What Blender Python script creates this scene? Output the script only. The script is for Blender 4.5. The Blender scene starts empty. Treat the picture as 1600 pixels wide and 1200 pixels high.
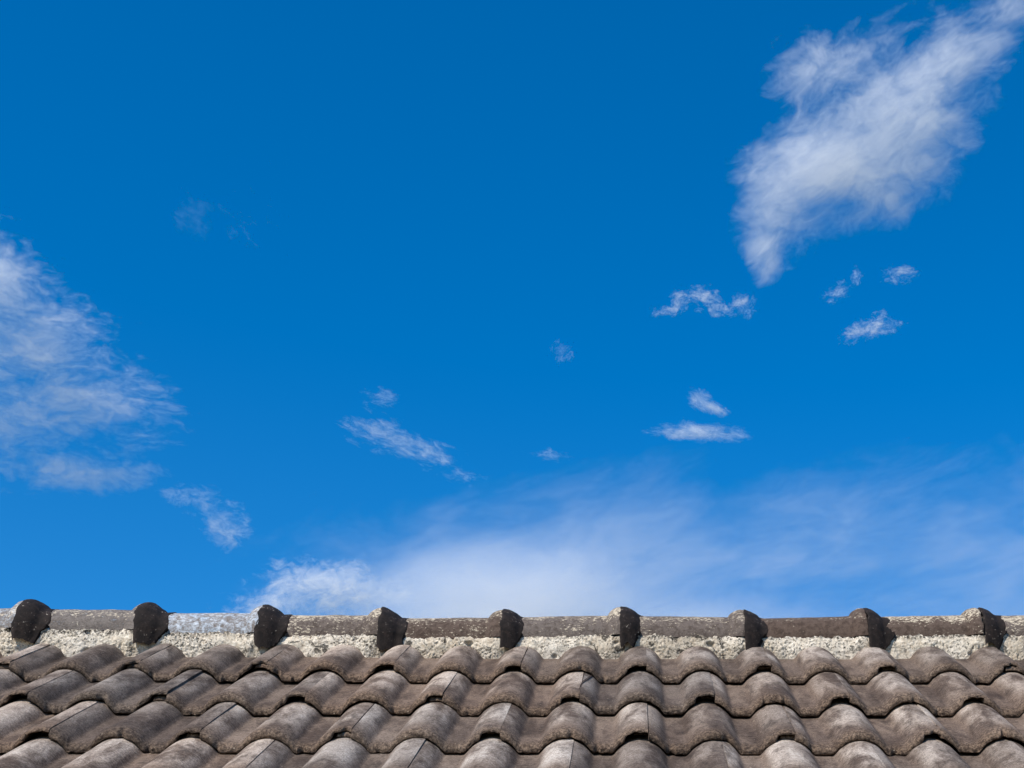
import bpy, bmesh, math, random
from mathutils import Vector, Matrix, noise
random.seed(7)
R = math.radians
scene = bpy.context.scene
C = scene.collection

# ------------------------------------------------------------------ camera
# origin: tail of the top tile course on the ridge-normal line; x along the ridge, y away, z up
PITCH, YAW, ROLL = 0.469758552, 0.0481137727, -0.0112107663
CAM = Vector((-0.0344, -4.0646, -1.3153))
FPX, CX, CY = 2754.98, 1110.78, 600.0
_f = Vector((math.sin(YAW) * math.cos(PITCH), math.cos(YAW) * math.cos(PITCH), math.sin(PITCH)))
_r0 = Vector((math.cos(YAW), -math.sin(YAW), 0))
_u0 = _r0.cross(_f)
CR = _r0 * math.cos(ROLL) + _u0 * math.sin(ROLL)
CU = _u0 * math.cos(ROLL) - _r0 * math.sin(ROLL)
CF = _f
cam_data = bpy.data.cameras.new('camera')
cam = bpy.data.objects.new('camera', cam_data)
C.objects.link(cam)
m = Matrix((CR, CU, -CF)).transposed().to_4x4()
m.translation = CAM
cam.matrix_world = m
cam_data.sensor_width = 36.0
cam_data.lens = FPX / 1600 * 36.0
cam_data.shift_x = (800 - CX) / 1600
cam_data.clip_start = 0.05
cam_data.clip_end = 60000
scene.camera = cam

# ------------------------------------------------------------------ sky and sun
SUN = Vector((-0.45, -0.57, 0.69)).normalized()          # towards the sun
SUN_EL = math.asin(SUN.z)
SUN_AZ = math.atan2(SUN.x, SUN.y)                          # from +Y, clockwise
world = bpy.data.worlds.new('World')
scene.world = world
world.use_nodes = True
wn, wl = world.node_tree.nodes, world.node_tree.links
wn.clear()
sky = wn.new('ShaderNodeTexSky')
sky.sky_type = 'NISHITA'
sky.sun_disc = False
sky.sun_elevation = SUN_EL
sky.sun_rotation = SUN_AZ
sky.altitude = 300
sky.air_density = 1.0
sky.dust_density = 0.9
sky.ozone_density = 5.0
hs = wn.new('ShaderNodeHueSaturation')
hs.inputs['Saturation'].default_value = 1.38
hs.inputs['Hue'].default_value = 0.500
hs.inputs['Value'].default_value = 1.0
bg = wn.new('ShaderNodeBackground')
bg.inputs['Strength'].default_value = 0.15
wo = wn.new('ShaderNodeOutputWorld')
wl.new(sky.outputs[0], hs.inputs['Color'])
wl.new(hs.outputs[0], bg.inputs[0])
wl.new(bg.outputs[0], wo.inputs[0])

sd = bpy.data.lights.new('sun', 'SUN')
sd.energy = 5.0
sd.angle = R(0.5)
sd.color = (1.0, 0.955, 0.885)
so = bpy.data.objects.new('sun', sd)
C.objects.link(so)
so.rotation_euler = SUN.to_track_quat('Z', 'Y').to_euler()
so.location = (-6, -8, 12)

scene.view_settings.view_transform = 'Standard'
scene.view_settings.look = 'None'
scene.view_settings.exposure = 0.2
scene.view_settings.gamma = 1.0
scene.cycles.use_denoising = True
scene.cycles.volume_bounces = 4
scene.cycles.max_bounces = 6

# ------------------------------------------------------------------ helpers
def link(o, parent=None):
    C.objects.link(o)
    if parent is not None:
        o.parent = parent
    return o

def mesh_obj(name, verts, faces, mat, parent=None, smooth=True, sharp=None):
    me = bpy.data.meshes.new(name)
    me.from_pydata(verts, [], faces)
    me.update()
    if smooth:
        me.polygons.foreach_set('use_smooth', [True] * len(me.polygons))
        if sharp:
            me.set_sharp_from_angle(angle=R(sharp))
    if mat:
        me.materials.append(mat)
    o = bpy.data.objects.new(name, me)
    return link(o, parent)

def tag(o, label=None, cat=None, group=None, kind=None):
    if label: o['label'] = label
    if cat: o['category'] = cat
    if group: o['group'] = group
    if kind: o['kind'] = kind
    return o

def sstep(a, b, x):
    t = min(1.0, max(0.0, (x - a) / (b - a)))
    return t * t * (3 - 2 * t)

def nz(x, y=0.0, z=0.0):
    return noise.noise(Vector((x, y, z)))

class NT:
    """small node-tree builder"""
    def __init__(self, name):
        self.mat = bpy.data.materials.new(name)
        self.mat.use_nodes = True
        self.n = self.mat.node_tree.nodes
        self.l = self.mat.node_tree.links
        self.n.clear()
        self.out = self.n.new('ShaderNodeOutputMaterial')
    def put(self, sock, v):
        if isinstance(v, bpy.types.NodeSocket):
            self.l.new(v, sock)
        elif v is not None:
            if hasattr(sock.default_value, '__len__') and not hasattr(v, '__len__'):
                v = [v] * len(sock.default_value)
            if hasattr(v, '__len__') and len(v) == 3 and len(sock.default_value) == 4:
                v = (*v, 1)
            sock.default_value = v
    def math(self, op, a, b=None, c=None, clamp=False):
        n = self.n.new('ShaderNodeMath'); n.operation = op; n.use_clamp = clamp
        for i, v in enumerate((a, b, c)):
            if v is not None: self.put(n.inputs[i], v)
        return n.outputs[0]
    def vmath(self, op, a, b=None, scale=None):
        n = self.n.new('ShaderNodeVectorMath'); n.operation = op
        if scale is not None: self.put(n.inputs['Scale'], scale)
        self.put(n.inputs[0], a)
        if b is not None: self.put(n.inputs[1], b)
        return n.outputs['Value'] if op in ('LENGTH', 'DOT_PRODUCT', 'DISTANCE') else n.outputs[0]
    def ramp(self, v, a, b, lo=0.0, hi=1.0, smooth=True):
        n = self.n.new('ShaderNodeMapRange'); n.clamp = True
        n.interpolation_type = 'SMOOTHSTEP' if smooth else 'LINEAR'
        self.put(n.inputs['Value'], v)
        for k, x in (('From Min', a), ('From Max', b), ('To Min', lo), ('To Max', hi)):
            self.put(n.inputs[k], x)
        return n.outputs[0]
    def noise(self, vec, scale, detail=4.0, rough=0.55, dist=0.0, lac=2.0):
        n = self.n.new('ShaderNodeTexNoise')
        self.put(n.inputs['Vector'], vec)
        n.inputs['Scale'].default_value = scale
        n.inputs['Detail'].default_value = detail
        n.inputs['Roughness'].default_value = rough
        n.inputs['Lacunarity'].default_value = lac
        n.inputs['Distortion'].default_value = dist
        return n.outputs['Fac']
    def noisec(self, vec, scale, detail=2.0):
        n = self.n.new('ShaderNodeTexNoise')
        self.put(n.inputs['Vector'], vec)
        n.inputs['Scale'].default_value = scale
        n.inputs['Detail'].default_value = detail
        return n.outputs['Color']
    def voronoi(self, vec, scale, rnd=1.0):
        n = self.n.new('ShaderNodeTexVoronoi')
        self.put(n.inputs['Vector'], vec)
        n.inputs['Scale'].default_value = scale
        n.inputs['Randomness'].default_value = rnd
        return n.outputs['Distance']
    def mix(self, f, a, b, mode='MIX'):
        n = self.n.new('ShaderNodeMix'); n.data_type = 'RGBA'; n.blend_type = mode
        self.put(n.inputs[0], f); self.put(n.inputs[6], a); self.put(n.inputs[7], b)
        return n.outputs[2]
    def coords(self):
        return self.n.new('ShaderNodeTexCoord')
    def sep(self, v):
        n = self.n.new('ShaderNodeSeparateXYZ'); self.put(n.inputs[0], v); return n.outputs
    def attr(self, name):
        n = self.n.new('ShaderNodeAttribute'); n.attribute_type = 'OBJECT'; n.attribute_name = name
        return n.outputs['Fac']
    def principled(self, color, rough=0.9, height=None, bump=0.5, dist=0.002, spec=0.25):
        p = self.n.new('ShaderNodeBsdfPrincipled')
        self.put(p.inputs['Base Color'], color)
        self.put(p.inputs['Roughness'], rough)
        p.inputs['Specular IOR Level'].default_value = spec
        if height is not None:
            b = self.n.new('ShaderNodeBump')
            b.inputs['Strength'].default_value = bump
            b.inputs['Distance'].default_value = dist
            self.put(b.inputs['Height'], height)
            self.l.new(b.outputs[0], p.inputs['Normal'])
        self.l.new(p.outputs[0], self.out.inputs['Surface'])
        return p

# ------------------------------------------------------------------ materials
def make_tile_material():
    t = NT('weathered_concrete_tile')
    tc = t.coords()
    oi = t.n.new('ShaderNodeObjectInfo')
    rnd = oi.outputs['Random']
    off = t.vmath('SCALE', (37.1, 91.7, 53.3), scale=rnd)
    p = tc.outputs['Object']
    v = t.vmath('ADD', p, off)
    x, y, z = t.sep(p)[:3]
    # broad mottling
    va = t.vmath('MULTIPLY', v, (1.0, 0.34, 1.0))          # rain draws the blotches out down the slope
    n1 = t.noise(va, 17, 6, 0.62, 0.4)
    n2 = t.noise(va, 46, 5, 0.62, 0.6)
    # brush-like streaks running across the tile and down its flanks
    sv = t.vmath('MULTIPLY', t.vmath('ADD', v, t.vmath('SCALE', t.noisec(v, 9, 2), scale=0.05)), (26.0, 210.0, 70.0))
    n3 = t.noise(sv, 1.0, 5, 0.6)
    grain = t.noise(v, 330, 3, 0.75)
    spk = t.noise(v, 160, 4, 0.7)
    n0 = t.noise(va, 8, 4, 0.6, 0.3)
    base = t.mix(t.ramp(n1, 0.36, 0.64), (0.088, 0.066, 0.053), (0.222, 0.178, 0.146))
    base = t.mix(t.ramp(n0, 0.50, 0.66, 0, 0.6), base, (0.262, 0.216, 0.178))
    base = t.mix(t.ramp(n3, 0.46, 0.70, 0, 0.36), base, (0.31, 0.265, 0.23))
    base = t.mix(t.ramp(n3, 0.48, 0.30, 0, 0.30), base, (0.056, 0.043, 0.036))
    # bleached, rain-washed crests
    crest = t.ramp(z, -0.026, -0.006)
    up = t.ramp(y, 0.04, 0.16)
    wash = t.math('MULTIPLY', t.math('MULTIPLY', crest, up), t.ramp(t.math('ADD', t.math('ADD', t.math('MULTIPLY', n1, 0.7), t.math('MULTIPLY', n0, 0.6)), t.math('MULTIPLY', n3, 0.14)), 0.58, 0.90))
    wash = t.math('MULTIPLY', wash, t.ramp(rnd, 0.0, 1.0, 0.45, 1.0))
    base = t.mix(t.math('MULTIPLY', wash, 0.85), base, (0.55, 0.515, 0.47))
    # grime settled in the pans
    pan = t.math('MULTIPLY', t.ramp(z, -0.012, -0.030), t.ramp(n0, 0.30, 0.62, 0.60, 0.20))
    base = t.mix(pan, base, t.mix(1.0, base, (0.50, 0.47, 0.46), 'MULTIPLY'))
    # dark algae
    alg = t.math('MULTIPLY', t.ramp(n2, 0.50, 0.66), t.ramp(n1, 0.62, 0.42))
    base = t.mix(t.math('MULTIPLY', alg, 0.52), base, (0.050, 0.041, 0.036))
    # raw brown sandy tail
    tail = t.ramp(t.math('ADD', y, t.math('MULTIPLY', t.math('SUBTRACT', n2, 0.5), 0.075)), 0.075, 0.002)
    tcol = t.mix(t.ramp(spk, 0.40, 0.64), (0.066, 0.048, 0.037), (0.185, 0.138, 0.100))
    base = t.mix(t.math('MULTIPLY', tail, 0.70), base, tcol)
    # grit and pale specks
    base = t.mix(t.ramp(grain, 0.62, 0.38, 0.0, 0.75), base, t.mix(1.0, base, (0.45, 0.43, 0.42), 'MULTIPLY'))
    base = t.mix(t.ramp(grain, 0.60, 0.74, 0.0, 0.45), base, t.mix(1.0, base, (1.9, 1.85, 1.75), 'MULTIPLY'))
    vor = t.voronoi(v, 115)
    sp = t.math('MULTIPLY', t.ramp(vor, 0.20, 0.10), t.ramp(t.noise(v, 60, 2), 0.60, 0.66))
    base = t.mix(t.math('MULTIPLY', sp, 0.7), base, (0.46, 0.42, 0.34))
    base = t.mix(t.ramp(spk, 0.56, 0.36, 0.0, 0.70), base, t.mix(1.0, base, (0.48, 0.45, 0.43), 'MULTIPLY'))
    # each tile fired and weathered a little differently
    rnd2 = t.math('FRACT', t.math('MULTIPLY', rnd, 7.31))
    tint = t.mix(rnd, (0.90, 0.885, 0.87), (1.42, 1.35, 1.27))
    tint = t.mix(rnd2, tint, t.mix(1.0, tint, (1.06, 0.985, 0.92), 'MULTIPLY'))
    base = t.mix(1.0, base, tint, 'MULTIPLY')
    h = t.math('ADD', t.math('MULTIPLY', grain, 0.55), t.math('ADD', t.math('MULTIPLY', spk, 0.6), t.math('MULTIPLY', n3, 0.5)))
    pitd = t.ramp(t.voronoi(v, 210), 0.05, 0.30)
    h = t.math('ADD', h, t.math('ADD', t.math('MULTIPLY', n2, 0.6), t.math('MULTIPLY', pitd, 0.35)))
    base = t.mix(t.math('MULTIPLY', t.math('SUBTRACT', 1.0, pitd), 0.5), base, t.mix(1.0, base, (0.35, 0.33, 0.32), 'MULTIPLY'))
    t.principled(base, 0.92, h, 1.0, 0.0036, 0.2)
    return t.mat

def make_ridge_material():
    t = NT('lichened_ridge_cement')
    tc = t.coords()
    oi = t.n.new('ShaderNodeObjectInfo')
    off = t.vmath('SCALE', (17.1, 61.7, 33.3), scale=oi.outputs['Random'])
    p = tc.outputs['Object']
    v = t.vmath('ADD', p, off)
    x, y, z = t.sep(p)[:3]
    n1 = t.noise(v, 16, 5, 0.6, 0.3)
    n2 = t.noise(v, 70, 5, 0.65, 0.5)
    sv = t.vmath('MULTIPLY', v, (120.0, 200.0, 200.0))
    n3 = t.noise(sv, 1.0, 4, 0.65)
    grain = t.noise(v, 380, 3, 0.7)
    brown, grey = (0.098, 0.066, 0.049), (0.175, 0.150, 0.132)
    base = t.mix(t.attr('grey'), brown, grey)
    base = t.mix(t.ramp(n2, 0.40, 0.66, 0, 0.85), base, t.mix(1.0, base, (0.50, 0.47, 0.45), 'MULTIPLY'))
    lich = t.attr('lichen')
    # lichen gathers on the upper side of the cap
    hi = t.math('ADD', t.ramp(z, 0.026, 0.058, -0.10, 0.03), t.math('MULTIPLY', t.math('SUBTRACT', n1, 0.5), 0.5))
    lm = t.ramp(t.math('ADD', t.math('ADD', n3, hi), t.math('MULTIPLY', lich, 0.155)), 0.61, 0.76)
    base = t.mix(t.math('MULTIPLY', lm, 0.92), base, (0.58, 0.49, 0.36))
    # old limewash / pale blue paint
    paint = t.attr('paint')
    pm = t.ramp(t.math('ADD', t.math('ADD', t.math('MULTIPLY', n2, 0.8), t.math('MULTIPLY', n3, 0.5)), t.math('MULTIPLY', paint, 0.75)), 0.92, 1.32)
    base = t.mix(pm, base, t.mix(t.ramp(n1, 0.4, 0.6), (0.50, 0.60, 0.70), (0.60, 0.64, 0.68)))
    base = t.mix(t.ramp(grain, 0.35, 0.65, 0, 0.45), base, t.mix(1.0, base, (0.5, 0.5, 0.5), 'MULTIPLY'))
    h = t.math('ADD', t.math('MULTIPLY', grain, 0.5), t.math('ADD', n3, n2))
    t.principled(base, 0.93, h, 0.8, 0.003, 0.2)
    return t.mat

def make_mortar_material():
    t = NT('cream_lime_mortar')
    p = t.coords().outputs['Object']
    n1 = t.noise(p, 9, 5, 0.6)
    n2 = t.noise(p, 60, 6, 0.7, 0.6)
    n3 = t.noise(p, 150, 4, 0.7, 0.3)
    grain = t.noise(p, 480, 2, 0.7)
    col = t.mix(t.ramp(n2, 0.35, 0.65), (0.52, 0.43, 0.325), (0.80, 0.71, 0.575))
    col = t.mix(t.ramp(n1, 0.42, 0.62, 0, 0.5), col, (0.70, 0.635, 0.54))
    pit = t.math('MULTIPLY', t.ramp(n3, 0.55, 0.62), t.ramp(n1, 0.40, 0.54))
    col = t.mix(t.math('MULTIPLY', pit, 0.92), col, (0.030, 0.026, 0.022))
    mould = t.math('MULTIPLY', t.ramp(n2, 0.54, 0.63), t.ramp(t.noise(p, 7, 4), 0.44, 0.56))
    col = t.mix(t.math('MULTIPLY', mould, 0.85), col, (0.050, 0.045, 0.036))
    blot = t.math('MULTIPLY', t.ramp(t.noise(p, 34, 5, 0.72, 0.9), 0.54, 0.60), t.ramp(t.noise(p, 5.5, 3), 0.40, 0.54))
    col = t.mix(t.math('MULTIPLY', blot, 0.88), col, (0.042, 0.036, 0.030))
    zz = t.sep(p)[2]
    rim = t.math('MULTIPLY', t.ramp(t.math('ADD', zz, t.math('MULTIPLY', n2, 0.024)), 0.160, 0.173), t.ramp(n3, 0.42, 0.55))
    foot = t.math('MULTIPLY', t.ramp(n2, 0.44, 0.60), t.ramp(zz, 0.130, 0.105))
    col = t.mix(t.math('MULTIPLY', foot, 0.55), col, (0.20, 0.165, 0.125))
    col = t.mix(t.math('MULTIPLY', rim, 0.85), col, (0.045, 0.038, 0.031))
    col = t.mix(t.ramp(t.noise(p, 3.3, 4), 0.46, 0.66, 0, 0.55), col, t.mix(1.0, col, (0.55, 0.52, 0.48), 'MULTIPLY'))
    h = t.math('ADD', t.math('MULTIPLY', n3, 1.0), t.math('MULTIPLY', grain, 0.4))
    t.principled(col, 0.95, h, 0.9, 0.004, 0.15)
    return t.mat

def make_tar_material():
    t = NT('old_bitumen')
    p = t.coords().outputs['Object']
    n2 = t.noise(p, 45, 5, 0.65, 0.5)
    n3 = t.noise(p, 160, 4, 0.7)
    grain = t.noise(p, 420, 2, 0.7)
    col = t.mix(t.ramp(n2, 0.35, 0.7), (0.009, 0.0065, 0.0055), (0.024, 0.016, 0.013))
    sp = t.math('MULTIPLY', t.ramp(n3, 0.60, 0.66), t.ramp(n2, 0.50, 0.60))
    col = t.mix(t.math('MULTIPLY', sp, 0.85), col, (0.40, 0.35, 0.28))
    h = t.math('ADD', t.math('MULTIPLY', n3, 1.0), t.math('MULTIPLY', grain, 0.4))
    t.principled(col, 0.85, h, 0.6, 0.003, 0.2)
    return t.mat

def make_plain(name, a, b, scale, rough=0.9):
    t = NT(name)
    p = t.coords().outputs['Object']
    n1 = t.noise(p, scale, 5, 0.6)
    t.principled(t.mix(t.ramp(n1, 0.35, 0.65), a, b), rough, n1, 0.4, 0.01)
    return t.mat

M_TILE = make_tile_material()
M_RIDGE = make_ridge_material()
M_MORTAR = make_mortar_material()
M_TAR = make_tar_material()
M_DECK = make_plain('light_block_dark', (0.02, 0.019, 0.018), (0.035, 0.032, 0.03), 8)  # for the unseen light-blocking slabs added under the tiles
M_WALL = make_plain('pale_render', (0.50, 0.47, 0.42), (0.60, 0.57, 0.51), 3)
M_GROUND = make_plain('dry_earth', (0.16, 0.13, 0.09), (0.12, 0.14, 0.06), 0.4)
M_WIRE = make_plain('rusty_wire', (0.035, 0.022, 0.016), (0.06, 0.035, 0.024), 200, 0.7)

# ------------------------------------------------------------------ ground
g = 4000.0
GZ = -2.95
ground = mesh_obj('ground', [(-g, -g, GZ), (g, -g, GZ), (g, g, GZ), (-g, g, GZ)], [(0, 1, 2, 3)], M_GROUND, smooth=False)
tag(ground, kind='structure')

# ------------------------------------------------------------------ the house roof
PHI = R(30)
GAUGE, TW = 0.32, 0.30                    # exposed length and covering width of one tile
THICK, DROP = 0.0175, 0.0215
TILT = math.atan(DROP / GAUGE)
SLOPE = Vector((0, math.cos(PHI), math.sin(PHI)))
NORM = Vector((0, -math.sin(PHI), math.cos(PHI)))
ROWS, K0, K1 = 6, -9, 7
CREST_H, CREST_X = 0.031, -0.017

roof = bpy.data.objects.new('tiled_roof', None)
link(roof)
roof.location = (0, 0, 0)
tag(roof, 'weathered grey brown concrete tile roof with mortared ridge under the blue sky', 'roof', kind='thing')

def prof(x):
    """wavy cross-section of a tile: 0 in the pan, CREST_H on the barrel"""
    u = (x - CREST_X + 0.075) % 0.15 - 0.075
    Rr = 0.0620
    a = abs(u)
    arc = math.sqrt(max(Rr * Rr - a * a, 0.0)) - (Rr - CREST_H) if a < Rr else -0.03
    k = 0.008
    h = max(k - abs(arc - 0.0), 0.0) / k
    return max(arc, 0.0) + h * h * k * 0.25

PROF0 = prof(CREST_X)

def make_tile_mesh(seed):
    """one double-barrel interlocking tile; local x across, y up the slope, z off the roof; crest line at z = 0"""
    rs = random.Random(seed)
    sx = rs.uniform(0, 50)
    xs = [-0.030, -0.022, -0.012, -0.003]
    n = 88
    W = 0.2990
    xs += [W * i / n for i in range(n + 1)]
    LEN = 0.405
    cols = []
    fl0 = 0.256 + rs.uniform(-0.007, 0.006)
    under = rs.choice((0.045, 0.030, 0.012, 0.016, 0.05))
    cut = rs.uniform(0.005, 0.013)
    for i, x in enumerate(xs):
        top = prof(x) - PROF0
        y0, th, dz = 0.0, THICK, 0.0
        if i < 4:                                   # hidden under-lap of the left edge
            dz, th, y0 = -0.0095, 0.0085, under
        if x > fl0:                                 # over-lapping flange with its hollow, cut-back tail
            s = sstep(fl0, fl0 + 0.006, x)
            th = THICK + (0.0085 - THICK) * s
            y0 = (cut + 0.004 * nz(x * 90, seed)) * s
            dz = 0.0008 * s
        # uneven tail line, little chips
        y0 += 0.0022 * nz(x * 32 + sx, seed * 1.7) + 0.0012 * nz(x * 130 + sx, seed)
        ch = nz(x * 45 + sx, seed * 3.1 + 9)
        if ch > 0.36: y0 += (ch - 0.36) * 0.045
        z = top + dz + 0.0010 * nz(x * 10 + sx, seed)
        zb = z - th + 0.0022 * nz(x * 100, seed, 4)
        loop = []
        r = min(0.0125, th * 0.66)
        ry = 0.022 if th > 0.012 else 0.016
        ys = [LEN, 0.34, 0.28, 0.22, 0.17, 0.125, 0.09, 0.068, 0.052, 0.040]
        for yy in ys:
            loop.append((x, yy + (y0 if yy < 0.06 else 0), z + 0.0011 * nz(x * 12 + sx, yy * 14, seed) + 0.0005 * nz(x * 60, yy * 60, seed + sx)))
        for a in (8, 22, 36, 50, 64, 77, 90):
            aa = R(a)
            jy = 0.0019 * nz(x * 170, a * 0.07 + sx, seed)
            jz = 0.0013 * nz(x * 170, a * 0.07, seed + 7 + sx)
            loop.append((x, y0 + ry - ry * math.sin(aa) + jy, z - r + r * math.cos(aa) + jz))
        zl = z - r
        for f in (0.4, 0.75, 1.0):
            jy = 0.0024 * nz(x * 150, f * 4 + sx, seed)
            loop.append((x, y0 + jy + (0.002 if f == 1.0 else 0), zl + (zb - zl) * f))
        for yy in (0.02, 0.06, 0.15, 0.28, LEN):
            loop.append((x, max(yy, y0 + 0.004), zb + 0.003 * min(1, yy / 0.1)))
        cols.append(loop)
    m_ = len(cols[0])
    verts = [p for c in cols for p in c]
    faces = []
    for i in range(len(cols) - 1):
        for j in range(m_):
            a, b = i * m_ + j, i * m_ + (j + 1) % m_
            faces.append((a, a + m_, b + m_, b))
    faces.append(tuple(range(m_ - 1, -1, -1)))
    e = (len(cols) - 1) * m_
    faces.append(tuple(range(e, e + m_)))
    me = bpy.data.meshes.new('tile')
    me.from_pydata(verts, [], faces)
    bm = bmesh.new(); bm.from_mesh(me)
    bmesh.ops.recalc_face_normals(bm, faces=bm.faces)
    bm.to_mesh(me); bm.free()
    me.polygons.foreach_set('use_smooth', [True] * len(me.polygons))
    me.set_sharp_from_angle(angle=R(58))
    me.materials.append(M_TILE)
    return me

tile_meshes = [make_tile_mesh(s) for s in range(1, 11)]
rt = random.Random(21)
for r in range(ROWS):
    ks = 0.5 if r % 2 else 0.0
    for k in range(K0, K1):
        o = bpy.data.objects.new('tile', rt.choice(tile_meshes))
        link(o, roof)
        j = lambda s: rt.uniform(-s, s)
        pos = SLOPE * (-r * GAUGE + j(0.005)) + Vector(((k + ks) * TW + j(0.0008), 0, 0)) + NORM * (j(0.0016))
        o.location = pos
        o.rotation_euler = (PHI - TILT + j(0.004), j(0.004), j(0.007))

# ------------------------------------------------------------------ unseen dark slabs added below both slopes, stopping light leaking between tiles
RY, RZ = 0.372, 0.162                    # ridge axis and lower edge of the ridge caps
XL, XR = (K0 - 0.2) * TW, (K1 + 0.3) * TW
def deck(name, sgn):
    off = 0.088
    a = Vector((0, RY - 0.02 * sgn, RZ - 0.055 - 0.02))
    d = Vector((0, -sgn * math.cos(PHI), -math.sin(PHI)))
    nn = Vector((0, -sgn * math.sin(PHI), math.cos(PHI)))
    L = GAUGE * ROWS + 0.45
    P = []
    for x in (XL, XR):
        for s_, t_ in ((0, 0), (L, 0), (L, -0.03), (0, -0.03)):
            P.append(Vector((x, 0, 0)) + a + d * s_ + nn * t_)
    F = [(0, 1, 2, 3), (7, 6, 5, 4)] + [(i, i + 4, (i + 1) % 4 + 4, (i + 1) % 4) for i in range(4)]
    return mesh_obj(name, [tuple(p) for p in P], F, M_DECK, roof, smooth=False)
deck('light_block_deck', 1)
deck('light_block_deck', -1)

# ------------------------------------------------------------------ ridge caps
RA, RB = 0.100, 0.075                    # half width and height of a cap
# rim position and top height of each cap joint along the ridge, and how far each cap end sits above the mean
RIMS = [-2.81, -2.505, -2.20, -1.895, -1.589, -1.286, -0.984, -0.681, -0.370, -0.063, 0.254, 0.572, 0.873, 1.18, 1.485, 1.79, 2.10]
Z_L = [0.245, 0.245, 0.246, 0.247, 0.2458, 0.2378, 0.2333, 0.2261, 0.2295, 0.2363, 0.2300, 0.2360, 0.2411, 0.240, 0.240, 0.240, 0.240]
Z_R = [0.249, 0.249, 0.250, 0.2485, 0.246, 0.239, 0.2344, 0.2299, 0.2377, 0.2340, 0.2383, 0.2434, 0.2460, 0.244, 0.244, 0.244, 0.244]
HUMP = [0.020, 0.021, 0.020, 0.0225, 0.0187, 0.0203, 0.0195, 0.0204, 0.0213, 0.0197, 0.0206, 0.0189, 0.020, 0.020, 0.020, 0.020]
#        grey lichen paint
LOOK = [(.7, .4, 0), (.6, .3, 0), (.8, .4, .2), (1., .5, .48), (.95, .5, .30), (.9, .1, .56), (.45, 1., .0),
        (.1, .75, 0), (.6, .85, 0.05), (.5, .65, 0), (.05, .25, 0), (.10, .85, 0), (.5, 1., .0), (.4, .5, 0), (.3, .4, 0), (.2, .4, 0)]
SIL = RB * math.sin(R(67.8))

def ell(t, grow, lip=0.0):
    """point on the cap section (y, z) about the ridge axis, t from the front edge over the top to the rear edge"""
    return (-(RA + grow) * math.cos(t), (RB + grow) * math.sin(t))

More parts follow.
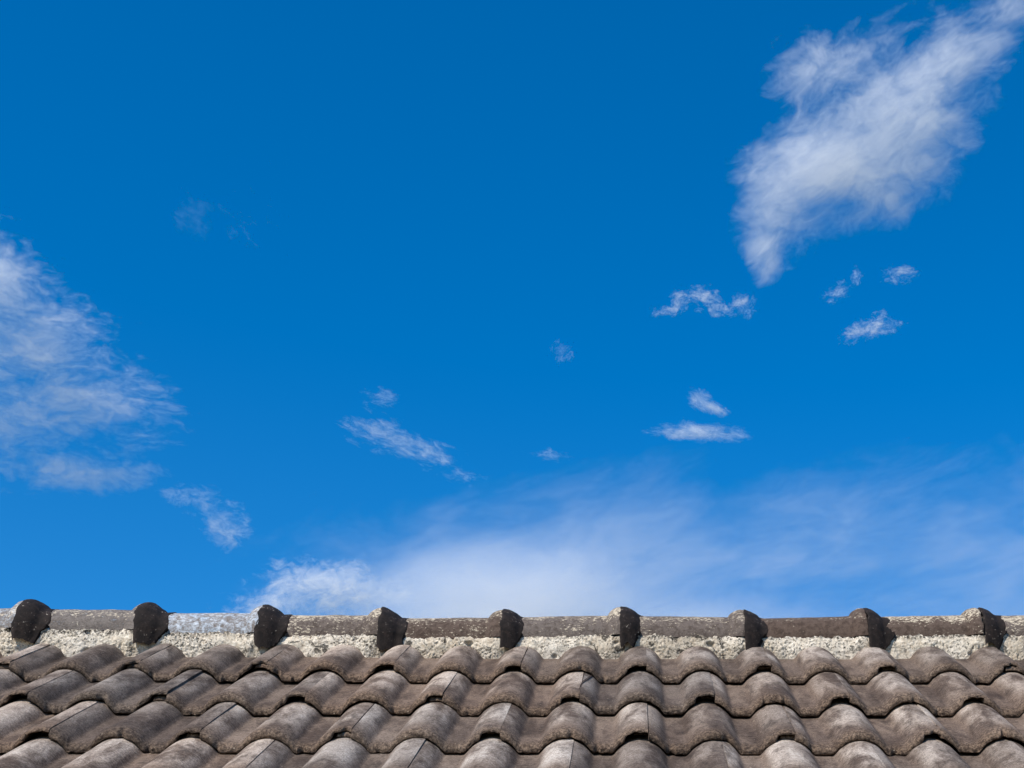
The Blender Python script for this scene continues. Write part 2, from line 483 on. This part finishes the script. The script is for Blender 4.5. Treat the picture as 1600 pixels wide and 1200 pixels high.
for i in range(len(RIMS) - 1):
    x0, x1 = RIMS[i] - 0.010, RIMS[i + 1]
    L = x1 - x0
    zl, zr = Z_L[i] - SIL - RZ, Z_R[i] - SIL - RZ
    hump = HUMP[i]
    ts = [R(a) for a in range(-6, 187, 6)]
    xs = [0.0, 0.012, 0.03] + [0.05 + (L - 0.046 - 0.05) * k / 14 for k in range(15)] + [L - 0.045 + 0.045 * k / 16 for k in range(1, 17)]
    verts, faces = [], []
    for x in xs:
        uu = min(1.0, max(0.0, (L - 0.003 - x) / (0.034 + 0.006 * nz(i * 3.7, 2))))
        gr = hump * (1 - uu * uu) ** 0.62 + 0.0008 * nz(x * 30, i * 3.1)
        if x > L - 0.001: gr -= 0.0015
        zo = RZ + zl + (zr - zl) * x / L
        for t in ts:
            lumpy = sstep(L - 0.05, L - 0.02, x)
            yy, zz = ell(t, gr + (0.0012 + 0.0016 * lumpy) * nz(x * 16 + i, t * 2.0, 3 + i) + (0.0006 + 0.0010 * lumpy) * nz(x * 90 + i, t * 9.0, 3 + i))
            jx = 0.0035 * nz(t * 5, i * 2.3) * sstep(L - 0.02, L, x) + (0.0016 * nz(t * 17, i * 2.3) if x > L - 0.001 else 0)
            verts.append((x + jx, yy, zz + (zo - RZ)))
    # closing face of the flared end, a little in from the rim
    m_ = len(ts)
    for t in ts:
        yy, zz = ell(t, hump - 0.014)
        verts.append((L - 0.001, yy, zz + zr))
    rows = len(xs) + 1
    for a in range(rows - 1):
        for b in range(m_ - 1):
            p = a * m_ + b
            faces.append((p, p + m_, p + m_ + 1, p + 1))
    cap = mesh_obj('ridge_tile', verts, faces, M_RIDGE, roof, sharp=50)
    cap.location = (x0, RY, RZ)
    cap['grey'], cap['lichen'], cap['paint'] = (float(q) for q in LOOK[i])
    # bitumen brushed round the joint beyond the rim, falling to the next cap and down over the mortar
    if i + 1 < len(Z_L):
        zn = Z_L[i + 1] - SIL - RZ
        verts, faces = [], []
        rs = random.Random(100 + i)
        wtar = rs.uniform(0.050, 0.074)
        wback = rs.uniform(0.008, 0.022) if i < 6 else rs.uniform(-0.006, 0.008)
        taper = rs.uniform(0.05, 0.55)
        segs = [0, 0.06, 0.13, 0.2, 0.27, 0.34, 0.41, 0.48, 0.55, 0.62, 0.7, 0.78, 0.88, 0.95, 1.0]
        prm = [('s', 0.046 - 0.006 * q) for q in range(8, 0, -1)] + [('e', R(a)) for a in range(0, 181, 5)]
        for s in segs:
            for kind, t in prm:
                tt = t if kind == 'e' else -t * 14
                we = wtar + 0.014 * nz(tt * 1.6, i * 5.3) + 0.004 * nz(tt * 6, i * 5.3, 2) + 0.002 * nz(tt * 19, i, 2)
                if kind == 's':                       # skirt on the mortar narrows and frays downwards
                    q = (t - 0.0) / 0.046
                    we *= 1.0 - taper * q
                ws = wback + 0.008 * nz(tt * 2.6, i * 4.1, 8) + 0.004 * nz(tt * 9, i * 4.1, 8)      # ragged left edge lapping back over the collar
                if kind == 's': ws *= 0.3
                x = -ws + s * (we + ws)
                d = hump
                fall = d * (1 - min(1.0, (x / 0.044) if x > 0 else (-x / 0.036)) ** 2) ** (0.80 if x > 0 else 0.62) + 0.0022 * (1 - 0.4 * s) + 0.0010 * nz(x * 120, tt * 5, i) + 0.0016 * nz(x * 40, tt * 2.2, i + 5)
                if s == 1.0 or s == 0: fall -= 0.005
                if kind == 'e':
                    yy, zz = ell(t, fall)
                    zz += zr + (zn - zr) * sstep(0, 0.03, x)
                else:
                    yy, zz = ell(0, fall * 0.75)
                    depth = (0.046 - t) if False else t
                    yy += 0.004 * (depth / 0.046)
                    zz = -depth * (1.05 + 0.40 * nz(x * 60, i * 2.7)) + zn + 0.001
                    yy -= 0.0130
                    if depth > 0.041 or s == 1.0: yy += 0.014
                verts.append((x, yy, zz))
        m_ = len(prm)
        for a in range(len(segs) - 1):
            for b in range(m_ - 1):
                p = a * m_ + b
                faces.append((p, p + m_, p + m_ + 1, p + 1))
        tar = mesh_obj('sealant', verts, faces, M_TAR, cap, sharp=60)
        tar.location = (L, 0, 0)
        tar['label'] = 'black bitumen brushed over the ridge joint'

# ------------------------------------------------------------------ mortar bedding under the caps
def make_mortar(sgn):
    x0, x1 = RIMS[0], RIMS[-1]
    dx = 0.0022 if sgn > 0 else 0.05
    nx = int((x1 - x0) / dx)
    nzr = 48 if sgn > 0 else 6
    verts, faces = [], []
    for i in range(nx + 1):
        x = x0 + dx * i
        # follow the sag of the caps
        c = 0.0
        for k in range(len(RIMS) - 1):
            if RIMS[k] <= x <= RIMS[k + 1]:
                f = (x - RIMS[k]) / (RIMS[k + 1] - RIMS[k])
                c = Z_L[k] + (Z_R[k] - Z_L[k]) * f - SIL - RZ
        ztop = RZ + c - 0.003 + 0.008 * nz(x * 18, 1.0) + 0.006 * nz(x * 70, 2.0) + 0.003 * nz(x * 190, 2.0)
        pan = 1 - prof(x) / CREST_H
        for j in range(nzr + 1):
            f = j / nzr
            z = ztop - 0.105 * f
            y = -0.0035 - 0.004 * math.sin(min(f * 2.2, 1) * math.pi) + 0.010 * f
            y -= 0.004 * pan * sstep(0.20, 0.50, f)              # slumped fillet in the pans
            rough = 0.35 + 0.95 * sstep(-0.25, 0.35, nz(x * 9, z * 14, 31))
            lump = noise.fractal(Vector((x * 46, z * 46, 3.3)), 0.9, 2.1, 4)
            y -= 0.0026 * lump + (0.0030 * nz(x * 210, z * 210, 7) + 0.0022 * nz(x * 420, z * 420, 9)) * rough
            for rx_ in RIMS:                                      # packed forward round the collars
                if abs(x - rx_) < 0.08: y -= 0.011 * math.exp(-((x - rx_ + 0.012) / 0.030) ** 2) * sstep(0.0, 0.10, f) * (1 - sstep(0.25, 0.75, f))
            hole = nz(x * 28, z * 40, 17)
            if hole > 0.5: y += (hole - 0.5) * 0.05
            if j == 0: y += 0.016
            elif j == 1: y += 0.005
            verts.append((x, RY + sgn * (-RA + y), z))
    m_ = nzr + 1
    for a in range(nx):
        for b in range(nzr):
            p = a * m_ + b
            faces.append((p, p + 1, p + m_ + 1, p + m_) if sgn > 0 else (p, p + m_, p + m_ + 1, p + 1))
    return mesh_obj('mortar_bedding', verts, faces, M_MORTAR, roof, sharp=70)
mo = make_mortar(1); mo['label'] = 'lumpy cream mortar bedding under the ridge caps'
make_mortar(-1)

# ------------------------------------------------------------------ house walls carrying the roof
wx0, wx1, wy0, wy1 = XL + 0.25, XR - 0.25, -1.35, 2 * RY + 1.35
def ztop(y):
    return RZ - 0.125 - abs(y - RY) * math.tan(PHI)
P = []
for x in (wx0, wx1):
    P += [(x, wy0, GZ), (x, wy0, ztop(wy0)), (x, RY, ztop(RY)), (x, wy1, ztop(wy1)), (x, wy1, GZ)]
F = [(4, 3, 2, 1, 0), (5, 6, 7, 8, 9), (0, 1, 6, 5), (1, 2, 7, 6), (2, 3, 8, 7), (3, 4, 9, 8)]
mesh_obj('supporting_wall', P, F, M_WALL, roof, smooth=False)

# ------------------------------------------------------------------ clouds: thin banks of vapour standing far off
def ray_point(px, py, depth):
    return CAM + (CF + CR * ((px - CX) / FPX) + CU * ((CY - py) / FPX)) * depth

def cloud_material(key, blobs, tau, unit, thick, fine, stretch, rot, amp, soft, warp, seed, broad, fibre, bias):
    t = NT('cloud_vapour_' + key)
    p = t.coords().outputs['Object']
    F = None
    for (x, y, rx, ry, a, w) in blobs:
        mp = t.n.new('ShaderNodeMapping'); mp.vector_type = 'TEXTURE'
        t.put(mp.inputs['Vector'], p)
        mp.inputs['Location'].default_value = (x, y, 0)
        mp.inputs['Rotation'].default_value = (0, 0, R(a))
        mp.inputs['Scale'].default_value = (rx, ry, thick)
        d = t.math('SUBTRACT', 1.0, t.vmath('LENGTH', mp.outputs[0]))
        d = t.math('MULTIPLY', d, w)
        if F is None: F = d
        else: F = t.math('SMOOTH_MAX', F, d, 0.25)
    mp = t.n.new('ShaderNodeMapping'); mp.vector_type = 'TEXTURE'
    t.put(mp.inputs['Vector'], p)
    mp.inputs['Location'].default_value = (seed * 313.7, seed * 91.3, seed * 57.1)
    mp.inputs['Rotation'].default_value = (0, 0, R(rot))
    mp.inputs['Scale'].default_value = (fine * stretch, fine, fine * 40)
    q = mp.outputs[0]
    wv = t.vmath('SCALE', t.vmath('SUBTRACT', t.noisec(q, 0.9, 4), (0.5, 0.5, 0.5)), scale=warp)
    q2 = t.vmath('ADD', q, wv)
    n1 = t.noise(q2, 1.0, 8, 0.64)                     # billows
    n2 = t.noise(q, 0.28, 3, 0.5)                      # broad gaps
    n3 = t.noise(t.vmath('ADD', q2, (7.3, 2.1, 5.5)), 3.4, 6, 0.62)      # fibres and ripples
    e = t.math('ADD', t.math('MULTIPLY', F, 1.25), t.math('ADD', t.math('MULTIPLY', t.math('SUBTRACT', n1, 0.5), amp), t.math('MULTIPLY', t.math('SUBTRACT', n2, 0.5), amp * broad)))
    e = t.math('ADD', e, t.math('MULTIPLY', t.math('SUBTRACT', n3, 0.5), amp * fibre))
    dens = t.math('POWER', t.ramp(e, bias, bias + soft, smooth=False), 1.4)
    inside = t.ramp(F, -0.31, -0.02)
    dens = t.math('MULTIPLY', t.math('MULTIPLY', dens, inside), tau / (unit * thick))
    vs = t.n.new('ShaderNodeVolumeScatter')
    vs.inputs['Color'].default_value = (1, 1, 1, 1)
    vs.inputs['Anisotropy'].default_value = 0.0
    t.put(vs.inputs['Density'], dens)
    t.l.new(vs.outputs[0], t.out.inputs['Volume'])
    return t.mat

def cloud(label, blobs, tau=1.0, depth=4000.0, thick=28.0, fine=40.0, stretch=1.6, rot=0.0, amp=1.3, soft=0.9, warp=1.2, seed=1, broad=0.8, fibre=0.55, bias=0.0):
    unit = depth / FPX
    cx = sum(b[0] for b in blobs) / len(blobs); cy = sum(b[1] for b in blobs) / len(blobs)
    loc = [(b[0] - cx, cy - b[1], b[2], b[3], (b[4] if len(b) > 4 else 0), (b[5] if len(b) > 5 else 1.0)) for b in blobs]
    mat = cloud_material(str(seed), loc, tau, unit, thick, fine, stretch, rot, amp, soft, warp, seed, broad, fibre, bias)
    bm = bmesh.new()
    for (x, y, rx, ry, a, w) in loc:
        mtx = Matrix.Translation((x, y, 0)) @ Matrix.Rotation(R(a), 4, 'Z') @ Matrix.Diagonal((rx * 1.32, ry * 1.32, thick * 1.32, 1))
        for i in range(1, 8):
            for j in range(16):
                th, ph = math.pi * i / 8, 2 * math.pi * j / 16
                bm.verts.new(mtx @ Vector((math.sin(th) * math.cos(ph), math.sin(th) * math.sin(ph), math.cos(th))))
    res = bmesh.ops.convex_hull(bm, input=bm.verts[:])
    bmesh.ops.delete(bm, geom=[v for v in bm.verts if not v.link_faces], context='VERTS')
    bmesh.ops.recalc_face_normals(bm, faces=bm.faces)
    me = bpy.data.meshes.new('cloud')
    bm.to_mesh(me); bm.free()
    me.materials.append(mat)
    o = bpy.data.objects.new('cloud', me)
    link(o)
    centre = ray_point(cx, cy, depth)
    ax = (CAM - centre).normalized()                      # the bank's broad side lies across the line of sight
    rx_ = CU.cross(ax).normalized()
    mw = Matrix((rx_, ax.cross(rx_), ax)).transposed().to_4x4() @ Matrix.Diagonal((unit, unit, unit, 1))
    mw.translation = centre
    o.matrix_world = mw
    tag(o, label, 'cloud', 'clouds in the blue sky')
    return o

cloud('large ragged white cloud slanting across the upper right sky',
      [(1215, 310, 95, 90, 0), (1290, 250, 165, 110, 25, 1.15), (1390, 185, 180, 110, 30, 1.1), (1320, 110, 150, 75, 20, .58), (1470, 110, 150, 70, 40, .8),
       (1580, 15, 120, 48, 45, .55), (1203, 390, 44, 66, 0, .7), (1390, 270, 130, 75, 15, .7)], tau=2.6, thick=45, fine=80, stretch=1.5, rot=28, seed=3, soft=2.0, amp=1.5, broad=0.5, fibre=0.36)
cloud('tall rippled cloud bank cut off by the left edge of the picture',
      [(-15, 440, 115, 120, 0), (40, 540, 190, 130, -20), (115, 625, 165, 105, -15), (30, 660, 170, 95, 0), (110, 735, 150, 62, -5), (-40, 560, 140, 220, 0)],
      tau=1.1, thick=40, fine=44, stretch=2.0, rot=-8, seed=5, soft=1.7, amp=1.75, broad=0.65, fibre=0.7, bias=0.08)
cloud('small ragged wisp hanging below the tall cloud bank',
      [(318, 788, 85, 42, -20), (348, 818, 62, 50, -35)], tau=0.85, thick=18, fine=30, stretch=1.5, rot=-15, seed=7, soft=1.7, amp=2.2, bias=0.35)
cloud('puffy low cloud rising behind the ridge beside the pale veil',
      [(490, 915, 120, 55, 12), (430, 945, 110, 45, 10), (545, 940, 120, 55, 0)], tau=1.9, depth=4600, fine=36, stretch=1.4, rot=8, seed=8, soft=1.8, amp=1.8, bias=0.1)
cloud('broad pale veil of thin cloud spread low over the ridge',
      [(790, 965, 330, 150, 6, 1.5), (700, 910, 230, 100, 15, .9), (950, 900, 380, 180, 5, .50), (600, 870, 260, 130, 15, .2), (1250, 880, 560, 170, 4, .25), (1540, 890, 460, 150, 6, .24), (1600, 975, 260, 80, 8, .34), (1000, 1000, 500, 120, 0, .9)],
      tau=3.0, depth=5200, thick=40, fine=120, stretch=2.4, rot=16, seed=9, soft=1.7, amp=0.42, warp=1.1, broad=0.35, fibre=0.45, bias=0.03)
cloud('streaky slanting wisp in the middle of the lower sky',
      [(625, 690, 125, 38, -22), (585, 670, 90, 36, -15), (665, 705, 70, 34, -20)], tau=1.1, thick=18, fine=22, stretch=2.4, rot=-20, seed=10, soft=1.7, amp=2.2, bias=0.35)
cloud('thin little streak of cloud above the slanting wisp', [(605, 622, 52, 20, -3)], tau=0.8, thick=12, fine=16, stretch=2.2, rot=-5, seed=11, soft=1.7, amp=2.2, bias=0.4)
cloud('bright lens shaped small cloud above the middle of the roof', [(1090, 675, 88, 22, -4)], tau=1.4, thick=14, fine=16, stretch=2.2, rot=-6, seed=12, soft=1.5, amp=1.4, bias=0.12)
cloud('small comma shaped cloud just over the lens shaped one', [(1093, 622, 30, 21, -40), (1115, 637, 33, 13, -25)], tau=0.9, thick=12, fine=16, stretch=1.8, rot=-35, seed=13, soft=1.5, amp=1.7, bias=0.2)
cloud('ragged small cloud with a tapering tail below the large cloud', [(1060, 470, 38, 32, 40), (1036, 486, 54, 20, 15)], tau=1.3, thick=14, fine=18, stretch=1.3, rot=25, seed=14, soft=1.6, amp=2.3, bias=0.40)
cloud('rounded small cloud joined to the tapering one', [(1102, 466, 44, 30, -10), (1118, 480, 36, 25, -30)], tau=1.3, thick=14, fine=18, stretch=1.3, rot=-15, seed=15, soft=1.6, amp=2.3, bias=0.40)
cloud('faint shred of cloud beside the rounded small one', [(1157, 475, 32, 36, 30)], tau=0.8, thick=10, fine=15, stretch=1.2, rot=30, seed=16, soft=1.8, amp=2.4, bias=0.5)
cloud('small flat puff of cloud standing alone at right', [(1350, 518, 56, 27, 6), (1380, 512, 40, 32, 20)], tau=1.2, thick=14, fine=18, stretch=1.4, rot=8, seed=17, soft=1.6, amp=2.3, bias=0.42)
cloud('little puff of cloud beneath the large cloud near the right edge', [(1406, 423, 44, 23, 8)], tau=1.1, thick=12, fine=15, stretch=1.4, rot=10, seed=18, soft=1.6, amp=2.2, bias=0.35)
cloud('tiny upright cloud speck beside the little puff', [(1337, 429, 15, 24, -20)], tau=0.9, thick=8, fine=11, stretch=1.2, rot=70, seed=19, soft=1.7, amp=2.2, bias=0.42)
cloud('faint tiny cloud tuft under the upright speck', [(1308, 457, 34, 22, 20)], tau=0.9, thick=10, fine=13, stretch=1.3, rot=20, seed=20, soft=1.8, amp=2.4, bias=0.48)
cloud('small pale tuft of cloud in the empty centre sky', [(877, 550, 24, 32, -20)], tau=0.55, thick=10, fine=13, stretch=1.3, rot=60, seed=21, soft=1.8, amp=2.4, bias=0.48)
cloud('thin pale dash of cloud between the wisp and the lens shaped cloud', [(866, 711, 50, 17, -8)], tau=0.8, thick=10, fine=14, stretch=2.0, rot=-8, seed=22, soft=1.7, amp=2.1, bias=0.38)
cloud('faint flat wisp of cloud at the upper edge of the veil', [(718, 742, 60, 24, -8)], tau=0.75, thick=10, fine=16, stretch=2.0, rot=-8, seed=23, soft=1.8, amp=2.1, bias=0.38)
cloud('very faint wisp of cloud high in the left sky', [(298, 338, 60, 56, -30), (370, 330, 90, 80, -20, .6)], tau=0.18, thick=14, fine=34, stretch=1.5, rot=-40, seed=24, soft=2.0, amp=2.3, bias=0.5)

# ------------------------------------------------------------------ bent tie wire at a tile joint in the second course
def on_roof(px, py, h):
    """point h metres off the crest plane of the roof seen at that spot of the photograph"""
    d = ray_point(px, py, 1.0) - CAM
    return CAM + d * ((NORM * h - CAM).dot(NORM) / d.dot(NORM))
def wire(pts, rad=0.0008):
    verts, faces = [], []
    n = 6
    for i, p in enumerate(pts):
        d = (pts[min(i + 1, len(pts) - 1)] - pts[max(i - 1, 0)]).normalized()
        a = d.cross(Vector((0, 0.3, 1))).normalized(); b = d.cross(a)
        for k in range(n):
            q = p + (a * math.cos(k * 2 * math.pi / n) + b * math.sin(k * 2 * math.pi / n)) * rad
            verts.append(tuple(q))
    for i in range(len(pts) - 1):
        for k in range(n):
            faces.append((i * n + k, i * n + (k + 1) % n, (i + 1) * n + (k + 1) % n, (i + 1) * n + k))
    return verts, faces
w1 = [on_roof(*q) for q in ((905, 1078, -0.008), (907, 1070, -0.010), (910.5, 1064.5, -0.0125), (916, 1060.5, -0.0175), (922, 1056.5, -0.025), (926, 1053, -0.031),
                            (923, 1057.5, -0.026), (918, 1062, -0.019), (912, 1065.5, -0.0135), (908, 1072, -0.0105))]
vv, ff = wire(w1)
wo_ = mesh_obj('tie_wire', vv, ff, M_WIRE)
tag(wo_, 'thin dark bent wire poking out of a tile joint in the second course', 'wire')
